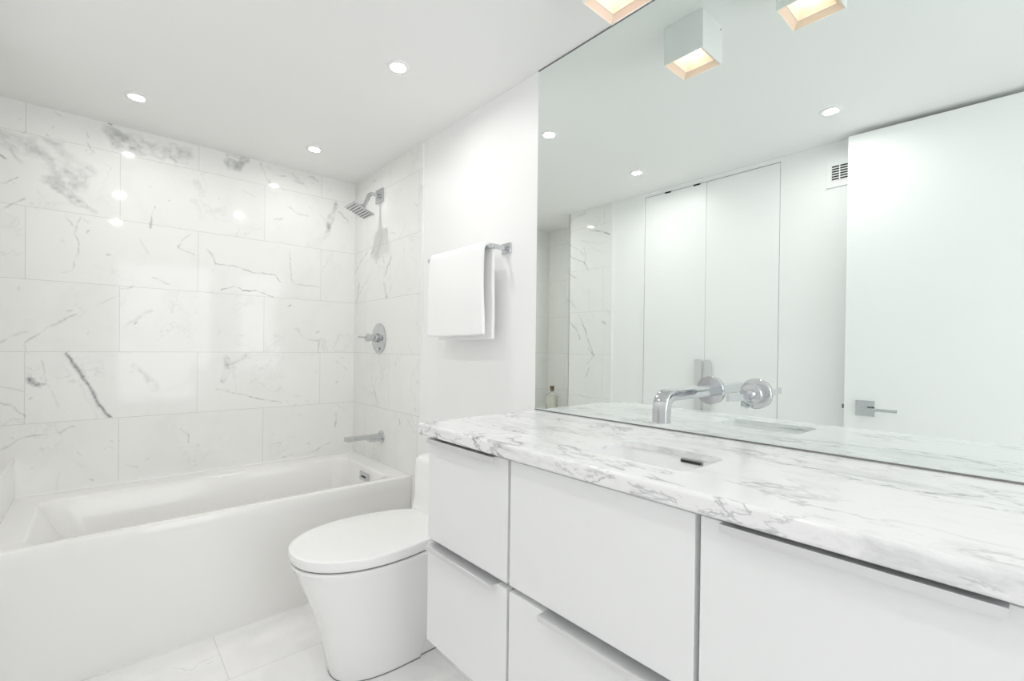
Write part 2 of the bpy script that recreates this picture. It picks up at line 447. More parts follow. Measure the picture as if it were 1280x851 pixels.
VEINS_BACK=[(((-0.313,1.958),(-0.222,1.936),(-0.15,1.889),(-0.094,1.823)),0.055,0.34,(0,1.988)),
(((-0.187,2.014),(-0.138,1.944),(-0.061,1.884)),0.035,0.26,(0,1.988)),
(((-0.174,1.814),(-0.129,1.773),(-0.079,1.742)),0.03,0.4,(1.69,1.988)),
(((-0.079,1.742),(-0.02,1.705)),0.018,0.3,(1.69,1.988)),
(((0.06,2.055),(0.132,2.051),(0.223,2.047),(0.309,2.064)),0.05,0.36,(1.993,3)),
(((0.032,2.083),(0.089,2.046)),0.03,0.3,(1.993,3)),
(((0.491,2.07),(0.546,2.068),(0.572,2.105)),0.032,0.4,(1.993,3)),
(((0.484,2.109),(0.546,2.114)),0.012,0.4,(1.993,3)),
(((1.051,1.972),(1.032,1.897),(1.014,1.831)),0.022,0.42,(1.69,1.988)),
(((1.014,1.831),(0.987,1.755)),0.02,0.3,(1.69,1.988)),
(((0.495,1.047),(0.492,0.988),(0.478,0.93)),0.02,0.22,(0.78,1.078)),
(((0.495,1.018),(0.546,1.03),(0.584,1.068)),0.012,0.3,(0.78,1.078)),
(((0.525,0.954),(0.521,1.005)),0.01,0.25,(0.78,1.078)),
(((0.117,1.012),(0.153,0.981),(0.196,0.91)),0.02,0.2,(0.78,1.078)),
(((-0.116,1.072),(-0.078,1.012),(-0.054,0.954),(-0.038,0.914),(-0.003,0.84),(0.036,0.778)),0.0065,0.85,(0.78,1.078)),
(((-0.038,0.9),(-0.005,0.833),(0.028,0.779)),0.012,0.35,(0.78,1.078)),
(((0.467,1.404),(0.521,1.426),(0.562,1.413),(0.62,1.414),(0.687,1.389),(0.711,1.383)),0.003,0.75,0),
(((0.562,1.413),(0.62,1.414),(0.667,1.397)),0.003,0.6,0),
(((0.441,1.534),(0.513,1.535),(0.58,1.518),(0.727,1.504),(0.756,1.476)),0.003,0.5,0),
(((0.396,1.609),(0.42,1.58),(0.441,1.534)),0.005,0.4,0),
(((0.8,1.661),(0.802,1.512),(0.823,1.469),(0.966,1.464)),0.003,0.35,0),
(((0.279,1.6),(0.325,1.662)),0.004,0.5,0),
(((0.279,1.6),(0.349,1.562)),0.003,0.35,0),
(((0.173,1.675),(0.179,1.729),(0.188,1.777)),0.0035,0.5,0),
(((-0.083,1.629),(-0.08,1.538),(-0.088,1.484),(-0.093,1.437),(-0.123,1.42)),0.0028,0.4,0),
(((-0.119,1.667),(-0.093,1.634),(-0.083,1.629),(-0.073,1.673),(-0.057,1.662)),0.0028,0.45,0),
(((-0.312,1.659),(-0.279,1.692),(-0.24,1.717)),0.004,0.4,0),
(((-0.313,1.767),(-0.29,1.778),(-0.268,1.8)),0.003,0.5,0),
(((-0.284,1.911),(-0.264,1.884),(-0.248,1.872)),0.006,0.35,0),
(((-0.313,1.884),(-0.3,1.874)),0.005,0.7,0),
(((-0.019,1.867),(-0.043,1.857)),0.003,0.5,0),
(((-0.019,1.867),(-0.048,1.898),(-0.087,1.912)),0.003,0.3,0),
(((-0.049,2.012),(-0.041,1.993),(-0.027,1.968)),0.004,0.4,0),
(((-0.043,2.035),(-0.057,2.073)),0.003,0.3,0),
(((0.018,2.115),(0.026,2.114)),0.006,0.9,0),
(((-0.151,2.115),(-0.126,2.096)),0.004,0.3,0),
(((0.069,1.368),(0.11,1.383)),0.005,0.5,0),
(((-0.31,1.117),(-0.284,1.138),(-0.254,1.152),(-0.236,1.159)),0.006,0.3,0),
(((-0.24,1.085),(-0.247,1.112),(-0.207,1.146),(-0.135,1.211),(-0.084,1.248)),0.004,0.35,0),
(((-0.018,1.288),(0.064,1.338)),0.003,0.2,0),
(((0.079,1.198),(0.137,1.246),(0.181,1.279)),0.006,0.16,0),
(((-0.23,0.961),(-0.204,0.943),(-0.18,0.945)),0.008,0.7,0),
(((-0.204,0.943),(-0.19,0.928)),0.005,0.6,0),
(((-0.195,1.044),(-0.17,0.948),(-0.133,0.842)),0.004,0.2,0),
(((-0.31,0.937),(-0.276,0.929),(-0.246,0.911)),0.003,0.35,0),
(((-0.309,0.872),(-0.269,0.846),(-0.241,0.81)),0.004,0.4,0),
(((-0.309,0.685),(-0.275,0.703),(-0.229,0.725),(-0.132,0.731),(-0.082,0.75)),0.004,0.38,0),
(((0.446,0.89),(0.555,0.859),(0.632,0.825),(0.704,0.815),(0.761,0.798)),0.004,0.42,0),
(((0.525,0.954),(0.533,0.877)),0.003,0.3,0),
(((0.082,0.558),(0.111,0.542),(0.132,0.535)),0.003,0.3,0),
(((0.295,0.699),(0.328,0.668),(0.325,0.632)),0.003,0.35,0),
(((0.764,0.487),(0.819,0.497)),0.004,0.4,0),
(((0.867,0.491),(0.938,0.499),(0.984,0.521),(1.031,0.539)),0.004,0.32,0),
(((1.058,0.715),(1.073,0.675),(1.064,0.637)),0.007,0.4,0),
(((0.642,2.102),(0.67,2.044),(0.694,2.011)),0.004,0.45,0),
(((0.677,2.099),(0.722,2.062),(0.772,2.07)),0.004,0.4,0),
(((0.827,2.061),(0.893,2.031)),0.004,0.3,0),
(((0.805,2.096),(0.871,2.049)),0.003,0.3,0),
(((0.786,1.902),(0.837,1.877),(0.894,1.87)),0.004,0.4,0),
(((0.724,1.814),(0.753,1.829)),0.004,0.35,0),
(((0.843,1.215),(0.878,1.16),(0.969,1.153)),0.003,0.35,0),
(((0.969,1.153),(0.965,1.082)),0.003,0.4,0),
(((1.065,1.034),(1.139,0.974)),0.003,0.25,0),
(((0.251,2.028),(0.271,2.01),(0.264,1.992)),0.006,0.5,0),
(((0.271,2.01),(0.322,2.016)),0.004,0.35,0),
(((0.915,2.101),(0.947,2.086)),0.005,0.4,0),
(((0.547,1.941),(0.623,1.916)),0.003,0.3,0),
(((1.066,1.927),(1.13,1.891),(1.156,1.823)),0.004,0.4,0),
(((-0.019,1.475),(0.063,1.43)),0.004,0.12,0),
(((0.181,1.439),(0.249,1.408)),0.004,0.25,0),
(((0.135,1.608),(0.165,1.544)),0.006,0.15,0),
(((-0.168,0.321),(-0.132,0.556)),0.003,0.1,0),
(((0.337,1.84),(0.422,1.798),(0.475,1.821)),0.02,0.12,0),
(((0.353,1.932),(0.37,1.896)),0.016,0.16,0),
(((0.593,0.909),(0.651,0.95)),0.004,0.2,0),
(((-0.054,1.976),(-0.05,1.983)),0.003,0.47,0),
(((0.766,0.848),(0.779,0.853)),0.0024,0.16,0),
(((-0.073,0.63),(-0.062,0.619)),0.0025,0.24,0),
(((0.473,0.928),(0.489,0.943)),0.0035,0.38,0),
(((0.287,1.94),(0.292,1.937)),0.0042,0.33,0),
(((0.027,0.647),(0.04,0.634)),0.0033,0.28,0),
(((0.426,1.498),(0.434,1.493)),0.0021,0.14,0),
(((0.466,1.79),(0.476,1.796)),0.0045,0.19,0),
(((0.162,1.866),(0.168,1.869)),0.0039,0.24,0),
(((0.371,0.61),(0.376,0.612)),0.0039,0.35,0),
(((-0.051,1.605),(-0.044,1.616)),0.0037,0.46,0),
(((1.067,0.898),(1.073,0.9)),0.0044,0.41,0),
(((0.166,0.568),(0.179,0.573)),0.0025,0.29,0),
(((-0.162,1.506),(-0.156,1.515)),0.0021,0.18,0),
(((0.729,1.674),(0.735,1.669)),0.0031,0.2,0),
(((-0.244,1.995),(-0.235,2.006)),0.0021,0.31,0),
(((-0.033,0.508),(-0.024,0.5)),0.003,0.5,0),
(((0.249,1.816),(0.253,1.818)),0.0026,0.46,0),
(((0.818,1.403),(0.826,1.409)),0.0025,0.21,0),
(((0.884,2.167),(0.905,2.17)),0.0045,0.27,0),
(((0.955,1.078),(0.974,1.078)),0.0022,0.2,0),
(((0.907,0.551),(0.917,0.546)),0.004,0.36,0),
(((0.788,1.34),(0.804,1.349)),0.0043,0.48,0),
(((-0.223,0.583),(-0.214,0.593)),0.0042,0.17,0),
(((1.095,1.049),(1.103,1.047)),0.0034,0.4,0),
(((1.0,2.03),(1.022,2.057)),0.0042,0.16,0),
(((0.783,0.81),(0.797,0.798)),0.0025,0.38,0),
(((0.064,0.671),(0.072,0.67)),0.0021,0.13,0),
(((0.42,1.388),(0.432,1.4)),0.0029,0.41,0),
(((0.309,2.25),(0.323,2.269)),0.0034,0.26,0),
(((0.735,1.78),(0.747,1.77)),0.0022,0.16,0),
(((0.466,0.634),(0.476,0.625)),0.0039,0.15,0),
(((0.908,2.058),(0.927,2.065)),0.004,0.18,0),
(((0.894,2.096),(0.907,2.103)),0.0034,0.46,0),
(((0.597,2.357),(0.609,2.362)),0.0038,0.3,0),
(((-0.226,1.707),(-0.22,1.704)),0.0045,0.36,0),
(((0.551,1.164),(0.568,1.166)),0.0043,0.24,0),
(((0.892,0.794),(0.905,0.803)),0.0039,0.26,0),
(((0.52,2.085),(0.526,2.082)),0.0024,0.46,0),
(((0.113,1.211),(0.123,1.222)),0.003,0.48,0),
(((-0.113,1.075),(-0.108,1.083)),0.0021,0.48,0),
(((0.821,0.769),(0.841,0.783)),0.0035,0.31,0),
(((0.395,0.544),(0.411,0.557)),0.0036,0.38,0),
(((0.665,1.15),(0.674,1.142)),0.003,0.35,0),
(((0.948,0.971),(0.957,0.974)),0.0036,0.5,0),
(((0.947,1.626),(0.966,1.638)),0.003,0.13,0),
(((-0.11,1.259),(-0.101,1.263)),0.0044,0.36,0),
(((-0.143,2.007),(-0.131,1.996)),0.0035,0.24,0),
(((-0.21,1.691),(-0.199,1.681)),0.0039,0.18,0),
(((-0.05,1.657),(-0.046,1.655)),0.0037,0.33,0),
(((1.067,1.949),(1.075,1.957)),0.0021,0.24,0),
(((-0.18,2.006),(-0.174,2.002)),0.0038,0.4,0),
(((0.521,0.497),(0.535,0.493)),0.0037,0.4,0),
(((0.357,1.358),(0.372,1.359)),0.0022,0.18,0),
(((0.896,1.927),(0.913,1.918)),0.0028,0.27,0),
(((0.173,2.174),(0.177,2.171)),0.0024,0.18,0),
(((0.857,0.719),(0.871,0.719)),0.0038,0.19,0),
(((0.816,0.359),(0.837,0.337)),0.0029,0.44,0),
(((0.824,1.218),(0.839,1.205)),0.0028,0.37,0),
(((0.947,1.195),(0.963,1.203)),0.0041,0.37,0),
(((0.036,0.668),(0.042,0.661)),0.0042,0.46,0),
(((0.92,1.069),(0.936,1.068)),0.0045,0.25,0),
(((-0.217,0.983),(-0.21,0.981)),0.0026,0.2,0),
(((-0.227,0.878),(-0.218,0.887)),0.0044,0.43,0),
(((0.29,2.261),(0.301,2.262)),0.002,0.4,0),
(((-0.266,1.344),(-0.261,1.338)),0.0039,0.43,0),
(((0.02,1.521),(0.023,1.522)),0.0044,0.41,0),
(((0.874,1.831),(0.892,1.827)),0.0031,0.19,0),
(((-0.28,0.721),(-0.275,0.716)),0.003,0.36,0),
(((0.835,1.777),(0.843,1.778)),0.0021,0.22,0),
(((0.012,0.639),(0.023,0.65)),0.0045,0.18,0),
(((-0.21,1.763),(-0.201,1.756)),0.0032,0.16,0),
(((0.072,1.414),(0.077,1.418)),0.0041,0.16,0),
(((1.093,1.878),(1.111,1.866)),0.0022,0.44,0),
(((-0.113,0.972),(-0.103,0.981)),0.0025,0.13,0),
(((0.052,1.628),(0.061,1.633)),0.0045,0.19,0),
(((-0.072,0.583),(-0.062,0.568)),0.0021,0.46,0),
(((0.597,1.049),(0.602,1.053)),0.0023,0.3,0),
(((0.349,1.286),(0.362,1.276)),0.0039,0.13,0),
(((-0.146,1.766),(-0.137,1.775)),0.0036,0.25,0),
(((0.104,0.983),(0.109,0.985)),0.0045,0.2,0),
(((-0.275,1.779),(-0.266,1.77)),0.0032,0.14,0),
(((0.033,0.966),(0.037,0.967)),0.0032,0.26,0),
(((0.205,1.993),(0.218,1.989)),0.003,0.16,0),
(((0.019,1.237),(0.027,1.227)),0.0033,0.19,0),
(((0.453,1.18),(0.467,1.196)),0.0031,0.42,0),
(((-0.162,2.04),(-0.157,2.043)),0.0028,0.36,0),
(((-0.126,1.569),(-0.118,1.56)),0.0043,0.22,0),
(((0.066,1.274),(0.073,1.268)),0.0025,0.3,0),
(((-0.177,0.714),(-0.165,0.725)),0.0038,0.35,0)]
VEINS_RIGHT=[(((2.408,1.755),(2.466,1.697),(2.525,1.615)),0.03,0.16,(1.39,3)),
(((2.329,1.602),(2.384,1.539),(2.412,1.511)),0.006,0.4,(1.385,3)),
(((2.634,1.672),(2.723,1.627),(2.816,1.569)),0.006,0.4,(1.385,3)),
(((2.548,1.678),(2.676,1.587)),0.012,0.25,(1.385,3)),
(((2.485,1.623),(2.515,1.591)),0.006,0.4,0),
(((2.434,1.616),(2.414,1.578)),0.006,0.35,0),
(((2.326,1.463),(2.344,1.417),(2.4,1.381)),0.007,0.45,(1.385,3)),
(((2.411,1.467),(2.381,1.398)),0.012,0.25,(1.385,3)),
(((2.598,1.531),(2.719,1.462),(2.788,1.399)),0.008,0.3,(1.385,3)),
(((2.743,1.498),(2.777,1.437)),0.008,0.4,(1.385,3)),
(((2.823,1.356),(2.771,1.182),(2.804,1.083)),0.004,0.18,0),
(((2.058,1.313),(2.057,1.234)),0.004,0.35,0),
(((1.98,1.942),(2.017,1.901),(2.047,1.881)),0.004,0.3,0),
(((2.085,1.846),(2.053,1.811),(2.015,1.834)),0.004,0.3,0),
(((2.123,2.118),(2.098,2.042),(2.112,1.985)),0.005,0.2,0),
(((2.245,1.07),(2.279,0.996)),0.006,0.25,0),
(((2.202,1.092),(2.227,1.041)),0.005,0.2,0),
(((2.562,0.947),(2.507,0.835)),0.004,0.25,0),
(((2.095,0.77),(2.053,0.714)),0.005,0.35,0),
(((2.22,0.734),(2.211,0.714)),0.005,0.4,0),
(((2.599,2.06),(2.687,2.053),(2.536,2.071)),0.005,0.25,0),
(((2.158,1.8),(2.19,1.737),(2.241,1.683)),0.005,0.15,0),
(((2.351,1.744),(2.286,1.724)),0.004,0.2,0)]
VEINS_LEFT=[(((2.333,1.903),(2.262,1.856),(2.193,1.805)),0.004,0.5,0),
(((2.194,1.863),(2.178,1.803),(2.191,1.735)),0.004,0.4,0),
(((2.331,1.813),(2.26,1.78),(2.192,1.747),(2.154,1.69)),0.004,0.5,0),
(((2.335,2.053),(2.266,2.093),(2.19,2.106)),0.01,0.3,0),
(((2.144,1.971),(2.072,1.958),(1.968,1.906)),0.005,0.7,0),
(((2.087,2.0),(2.024,2.038),(1.977,2.095)),0.004,0.3,0),
(((2.217,1.908),(2.113,1.874),(2.056,1.853),(2.008,1.862)),0.003,0.4,0),
(((2.156,1.846),(1.986,1.787)),0.003,0.2,0),
(((2.23,1.36),(2.169,1.259),(2.13,1.166),(2.086,1.069)),0.004,0.6,0),
(((2.086,1.069),(2.137,1.12)),0.004,0.5,0),
(((2.093,1.064),(2.15,1.005)),0.004,0.4,0),
(((2.315,1.321),(2.252,1.26),(2.22,1.184)),0.005,0.45,0),
(((2.318,1.483),(2.254,1.42)),0.007,0.3,0),
(((2.144,1.546),(2.135,1.413),(2.083,1.325)),0.003,0.3,0),
(((2.329,1.675),(2.258,1.638)),0.006,0.4,0),
(((2.019,1.311),(1.991,1.294)),0.008,0.35,0),
(((2.29,0.797),(2.109,0.766)),0.004,0.25,0),
(((2.163,0.923),(2.127,0.983)),0.005,0.35,0)]

# ------------------------------------------------------------------ marble figuring: veins drawn as strokes on the slabs
RNG = np.random.RandomState(7)
def fbm(shape, cell, octv=4):
    h, w = shape
    out = np.zeros(shape)
    amp, tot = 1, 0
    for o in range(octv):
        c = max(1.5, cell / 2 ** o)
        gh, gw = int(h / c) + 3, int(w / c) + 3
        g = RNG.rand(gh, gw)
        yy, xx = np.arange(h) / c, np.arange(w) / c
        y0, x0 = yy.astype(int), xx.astype(int)
        fy, fx = yy - y0, xx - x0
        fy, fx = (fy * fy * (3 - 2 * fy))[:, None], (fx * fx * (3 - 2 * fx))[None, :]
        a, b = g[y0][:, x0], g[y0][:, x0 + 1]
        c2, d = g[y0 + 1][:, x0], g[y0 + 1][:, x0 + 1]
        out += amp * ((a * (1 - fx) + b * fx) * (1 - fy) + (c2 * (1 - fx) + d * fx) * fy)
        tot += amp
        amp *= .55
    return out / tot
def vein_sheet(name, material, parent, to_world, u0, u1, z0, z1, strokes, step=.003):
    nu, nz = int((u1 - u0) / step), int((z1 - z0) / step)
    U, Zg = np.meshgrid(np.linspace(u0, u1, nu + 1), np.linspace(z0, z1, nz + 1))
    shp = U.shape
    wu = U + (fbm(shp, 14, 4) - .5) * .022
    wz = Zg + (fbm(shp, 14, 4) - .5) * .022
    tex = fbm(shp, 9, 4)
    big = fbm(shp, 30, 5)
    val = np.zeros(shp)
    for pts, w, dk, clip in strokes:
        w = max(w * .8, .0021)
        best = np.full(shp, 1e9)
        for a, b in zip(pts, pts[1:]):
            a, b = np.array(a), np.array(b)
            d = b - a
            L2 = float(d @ d) + 1e-12
            t = np.clip(((wu - a[0]) * d[0] + (wz - a[1]) * d[1]) / L2, 0, 1)
            best = np.minimum(best, (wu - a[0] - t * d[0]) ** 2 + (wz - a[1] - t * d[1]) ** 2)
        if w > .011:       # a cloudy patch: ragged rim, mottled inside
            e = np.sqrt(best) / w + (big - .5) * 1.7 + (tex - .5) * 1.1
            s = dk * np.clip((1.15 - e) / .55, 0, 1) * np.clip(.2 + (tex - .3) * 2.3, .15, 1.4)
        else:
            ww = w * np.clip(.35 + big * 1.3, .4, 1.5)
            s = dk * np.exp(-best / (ww * ww)) * (np.clip((tex - .22) * 2.3, .12, 1.25) if dk < .8 else np.clip(.55 + tex * .7, 0, 1.1))
        if clip:
            s = s * ((Zg > clip[0]) & (Zg < clip[1]))
        val = 1 - (1 - val) * (1 - np.clip(s, 0, .95))
    me = bpy.data.meshes.new(name)
    co = to_world(U.ravel(), Zg.ravel())
    me.vertices.add(co.shape[0])
    me.vertices.foreach_set('co', co.astype(np.float32).ravel())
    i = (np.arange(nz)[:, None] * (nu + 1) + np.arange(nu)[None, :]).ravel()
    quads = np.stack([i, i + 1, i + nu + 2, i + nu + 1], 1).astype(np.int32)
    me.loops.add(quads.size)
    me.loops.foreach_set('vertex_index', quads.ravel())
    me.polygons.add(len(quads))
    me.polygons.foreach_set('loop_start', np.arange(0, quads.size, 4, dtype=np.int32))
    me.update(calc_edges=True)
    at = me.attributes.new('vein', 'FLOAT', 'POINT')
    at.data.foreach_set('value', val.astype(np.float32).ravel())
    me.materials.append(M[material])
    o = bpy.data.objects.new(name, me)
    COL.objects.link(o)
    o.parent = parent
    return o

# ------------------------------------------------------------------ the room
T = .12
struct('floor', box(-1.2, X_R + T, Y_F - T, Y_B + T, -.1, 0), 'floor', 'white marble tile floor')
struct('ceiling', box(-1.2, X_R + T, Y_F - T, Y_B + T, Z_C, Z_C + .1), 'ceiling', 'flat white ceiling')
wb = struct('wall_back', box(-.67, X_R + T, Y_B + .004, Y_B + T, 0, Z_C), 'wall', 'white marble tiled wall behind the bathtub')
vein_sheet('tile_facing', 'tile_back', wb, lambda u, z: np.stack([u, np.full_like(u, Y_B), z], 1), -.55, X_R + .002, .3, Z_C, VEINS_BACK)
wr = struct('wall_right', box(X_R + .004, X_R + T, Y_F, Y_B + .01, 0, Z_C), 'wall', 'white wall with the mirror and towel bar, tiled at the shower')
# painted face stands flush, the tile field is a few millimetres proud
obj('painted_face', box(X_R, X_R + .006, Y_F, 2.003, 0, Z_C), 'wall', wr)
vein_sheet('tile_facing', 'tile_right', wr, lambda u, z: np.stack([np.full_like(u, X_R - .004), u, z], 1), 2.005, Y_B, .3, Z_C, VEINS_RIGHT)
obj('tile_edge_trim', box(X_R - .005, X_R + .001, 2.0, 2.006, 0, Z_C), 'trimw', wr)
# closet-side wall: niche beyond the tub end, tiled pier, closet opening, entry doorway
bm = box(-.67, X_L - .002, 1.7051, 2.33, 0, Z_C)
box(-.67, X_L, -.17, .893, 0, Z_C, bm=bm)
box(-.67, X_L, .893, 1.705, 2.098, Z_C, bm=bm)
box(-.45, X_L, -1.0, -.17, 2.1, Z_C, bm=bm)
box(-.45, X_L, Y_F - T, -1.0, 0, Z_C, bm=bm)
wl = struct('wall_left', bm, 'wall', 'white wall with closet doors and a tiled pier at the tub end')
obj('painted_face', box(X_L - .004, X_L, 1.705, 1.94, 0, Z_C), 'wall', wl)
vein_sheet('tile_facing', 'tile_left', wl, lambda u, z: np.stack([np.full_like(u, X_L + .004), u, z], 1), 1.945, 2.33, .3, Z_C, VEINS_LEFT, .005)
obj('pier_side', box(-.55, X_L + .004, 2.326, 2.332, .3, Z_C), 'tile_left', wl)
obj('tile_edge_trim', box(X_L - .002, X_L + .007, 1.932, 1.946, 0, Z_C), 'trimw', wl)
obj('niche_side', box(-.56, -.544, 2.33, Y_B, 0, Z_C), 'tile_left', wl)
struct('trim_1', box(-.544, X_L + .0038, 2.332, Y_B, 0, .64, bev=.002), 'tile_left', 'low marble tiled ledge at the tub end')
bm = box(-.45, .10, Y_F - T, Y_F, 0, Z_C)
box(1.06, X_R + T, Y_F - T, Y_F, 0, Z_C, bm=bm)
box(.09, 1.07, Y_F - T, Y_F, 0, .42, bm=bm)
box(.09, 1.07, Y_F - T, Y_F, 2.08, Z_C, bm=bm)
struct('wall_front', bm, 'wall', 'white wall behind the camera, opening added for the fill light')
bm = box(.10, .14, Y_F - .10, Y_F - .01, .42, 2.08)  # unseen frame, added to house the fill lamp; no known window here
box(1.02, 1.06, Y_F - .10, Y_F - .01, .42, 2.08, bm=bm)
box(.14, 1.02, Y_F - .10, Y_F - .01, .42, .46, bm=bm)
box(.14, 1.02, Y_F - .10, Y_F - .01, 2.04, 2.08, bm=bm)
struct('window_added_1', bm, 'trimw', 'white frame added around the fill light')
struct('wall_closet', box(-.95, -.67, .3, 2.4, 0, Z_C), 'wall')
struct('trim_2', box(X_L - .05, X_L + .005, 1.690, 1.706, 0, 2.1), 'trimw', 'white strip framing the closet doors')

# ------------------------------------------------------------------ closet doors and the open entry door
def pull(y0, y1, door):
    bm = box(X_L + .022, X_L + .028, y0, y1, .764, 1.067, bev=.001)
    box(X_L + .002, X_L + .024, y0 + .006, y0 + .016, 1.048, 1.058, bm=bm)
    box(X_L + .002, X_L + .024, y0 + .006, y0 + .016, .775, .785, bm=bm)
    obj('door_pull', bm, 'alu', door, 'flat brushed metal pull')
for k, (y0, y1, hy, ty) in enumerate(((1.2848, 1.687, (1.290, 1.332), 1.53), (.8955, 1.2832, (1.238, 1.276), 1.345))):
    d = root('door_%d' % (k + 1), None, None, (X_L, y0, 0), kind='structure')
    d['category'] = 'closet door'
    d['label'] = ('flush white closet door nearer the tiled pier' if k == 0 else 'flush white closet door nearer the air vent')
    obj('door_leaf', box(X_L - .03, X_L + .002, y0, y1, .012, 2.0935, bev=.001), 'door', d)
    pull(*hy, d)
    obj('top_pivot', box(X_L - .02, X_L + .004, ty - .02, ty + .02, 2.0885, 2.0975), 'black', d, 'small black pivot')
struct('trim_3', box(-.60, -.302, .89, 1.70, 0, .01), 'dark')

# entry door, folded back against the closet wall
A = Vector((-.232, -.19, 0))
B_ = Vector((-.186, .586, 0))
dv = (B_ - A).normalized()
nv = Vector((dv.y, -dv.x, 0))
def on_door(s0, s1, n0, n1, z0, z1, bev=0):
    b = box(s0, s1, n0, n1, z0, z1, bev)
    for v in b.verts:
        p = A + dv * v.co.x + nv * v.co.y
        v.co = Vector((p.x, p.y, v.co.z))
    return b
LD = (B_ - A).length
d = root('door_3', None, None, tuple(A), kind='structure')
d['category'] = 'door'
d['label'] = 'tall white flush entry door standing open with chrome lever'
obj('door_leaf', on_door(0, LD, -.036, 0, .01, 2.098, .0012), 'door', d)
S0 = LD - .078
ZH = .872
hd = obj('lever_rose', on_door(S0 - .034, S0 + .034, 0, .008, ZH - .034, ZH + .034, .001), 'chrome', d, 'square chrome lever rose')
pth = [A + dv * S0 + nv * .008 + Vector((0, 0, ZH)), A + dv * S0 + nv * .05 + Vector((0, 0, ZH))]
obj('lever_neck', tube(pth, .009), 'chrome', hd, smooth=True)
pth = [A + dv * (S0 + .012) + nv * .052 + Vector((0, 0, ZH)), A + dv * (S0 - .115) + nv * .052 + Vector((0, 0, ZH))]
bm = tube(pth, .006, rect=(.007, .006))
obj('lever_arm', bm, 'chrome', hd)
obj('latch_plate', on_door(LD - .002, LD + .001, -.028, -.008, ZH - .03, ZH + .03), 'chrome', d)
obj('latch_bolt', on_door(LD, LD + .010, -.024, -.012, ZH - .009, ZH + .009), 'seam', d)
for hz in (.25, 1.05, 1.85):
    obj('hinge', on_door(-.012, .002, -.006, .006, hz - .05, hz + .05), 'alu', d)

# air vent high on the closet wall
v = root('air_vent', 'small white wall air vent with black slots beside the open door', 'vent', (X_L, .62, 1.973))
fr = box(X_L, X_L + .006, .555, .692, 1.905, 2.04, bev=.002)
obj('vent_plate', fr, 'wall', v)
obj('vent_core', box(X_L + .006, X_L + .0075, .572, .667, 1.937, 2.008), 'black', v)
for k in range(7):
    z = 1.937 + k * .0118
    obj('slat', box(X_L + .006, X_L + .009, .57, .669, z - .0022, z + .0022, bev=.0006), 'trimw', v)
obj('mullion', box(X_L + .006, X_L + .012, .633, .6365, 1.935, 2.01), 'trimw', v)

# ------------------------------------------------------------------ lamps
DOWN = [(.103, 2.434, 'recessed ceiling light over the niche end of the bathtub'),
        (.807, 2.45, 'recessed ceiling light over the shower head end of the bathtub'),
        (.79, 1.527, 'recessed ceiling light over the toilet and towel'),
        (.09, 1.517, 'recessed ceiling light before the closet doors, seen in the mirror'),
        (.09, .584, 'recessed ceiling light near the open door and vent, seen in the mirror')]
def make_downlight():
    r = root('recessed_light', DOWN[0][2], 'ceiling light', (DOWN[0][0], DOWN[0][1], Z_C), 'round recessed ceiling lights')
    c = (DOWN[0][0], DOWN[0][1], Z_C)
    obj('trim_ring', lathe(c, (0, 0, -1), [(0, .040), (.003, .040), (.005, .037), (.005, .027), (.001, .0235), (0, .0235)]), 'shell', r, smooth=True)
    obj('lens', lathe(c, (0, 0, -1), [(.0012, .023), (.0016, .023), (.0022, .015), (.0024, 0)]), 'lens', r, smooth=True)
    return r
first = make_downlight()
# the two lamps over the tub burn dimmer than the others
lens_ = [c for c in first.children if 'lens' in c.name][0]
soft_lens = lens_.data.copy()
soft_lens.materials[0] = M['lens_soft']
lens_.data, full_lens = soft_lens, lens_.data
for x, y, lab in DOWN[1:]:
    c = first.copy()
    COL.objects.link(c)
    c.location = (x, y, Z_C)
    c['label'] = lab
    for ch in first.children:
        k = ch.copy()
        COL.objects.link(k)
        k.parent = c
        if y > 2 and 'lens' in k.name:
            k.data = soft_lens
        elif 'lens' in k.name:
            k.data = full_lens

def make_cube(y0, lab):
    x0, x1, y1, zb = .918, 1.043, y0 + .125, 2.0055
    r = root('cube_light', lab, 'ceiling light', ((x0 + x1) / 2, (y0 + y1) / 2, Z_C), 'square ceiling lights along the mirror')
    def sq(i, z):
        return [Vector((x0 + i, y0 + i, z)), Vector((x1 - i, y0 + i, z)), Vector((x1 - i, y1 - i, z)), Vector((x0 + i, y1 - i, z))]
    obj('shell', loft([sq(0, Z_C), sq(0, zb), sq(.003, zb), sq(.003, Z_C - .001)], cap=False), 'shell', r)
    bf = loft([sq(.0031, zb + .001), sq(.016, zb + .014), sq(.018, zb + .014), sq(.019, zb + .017), sq(.038, zb + .055)], cap=False)
    o = obj('baffle', bf, 'peach', r, 'warm lit stepped baffle')
    obj('lens', loft([sq(.037, zb + .056), sq(.037, zb + .054)]), 'cubelens', r)
    obj('set_screw', lathe(((x0 + .012), y0, Z_C - .012), (0, -1, 0), [(0, .0025), (.001, .0025), (.001, 0)], 12), 'seam', r)
    return r
make_cube(.661, 'square box ceiling light nearest the tub, above the faucet')
make_cube(.339, 'square box ceiling light seen cut off at the top of the mirror')

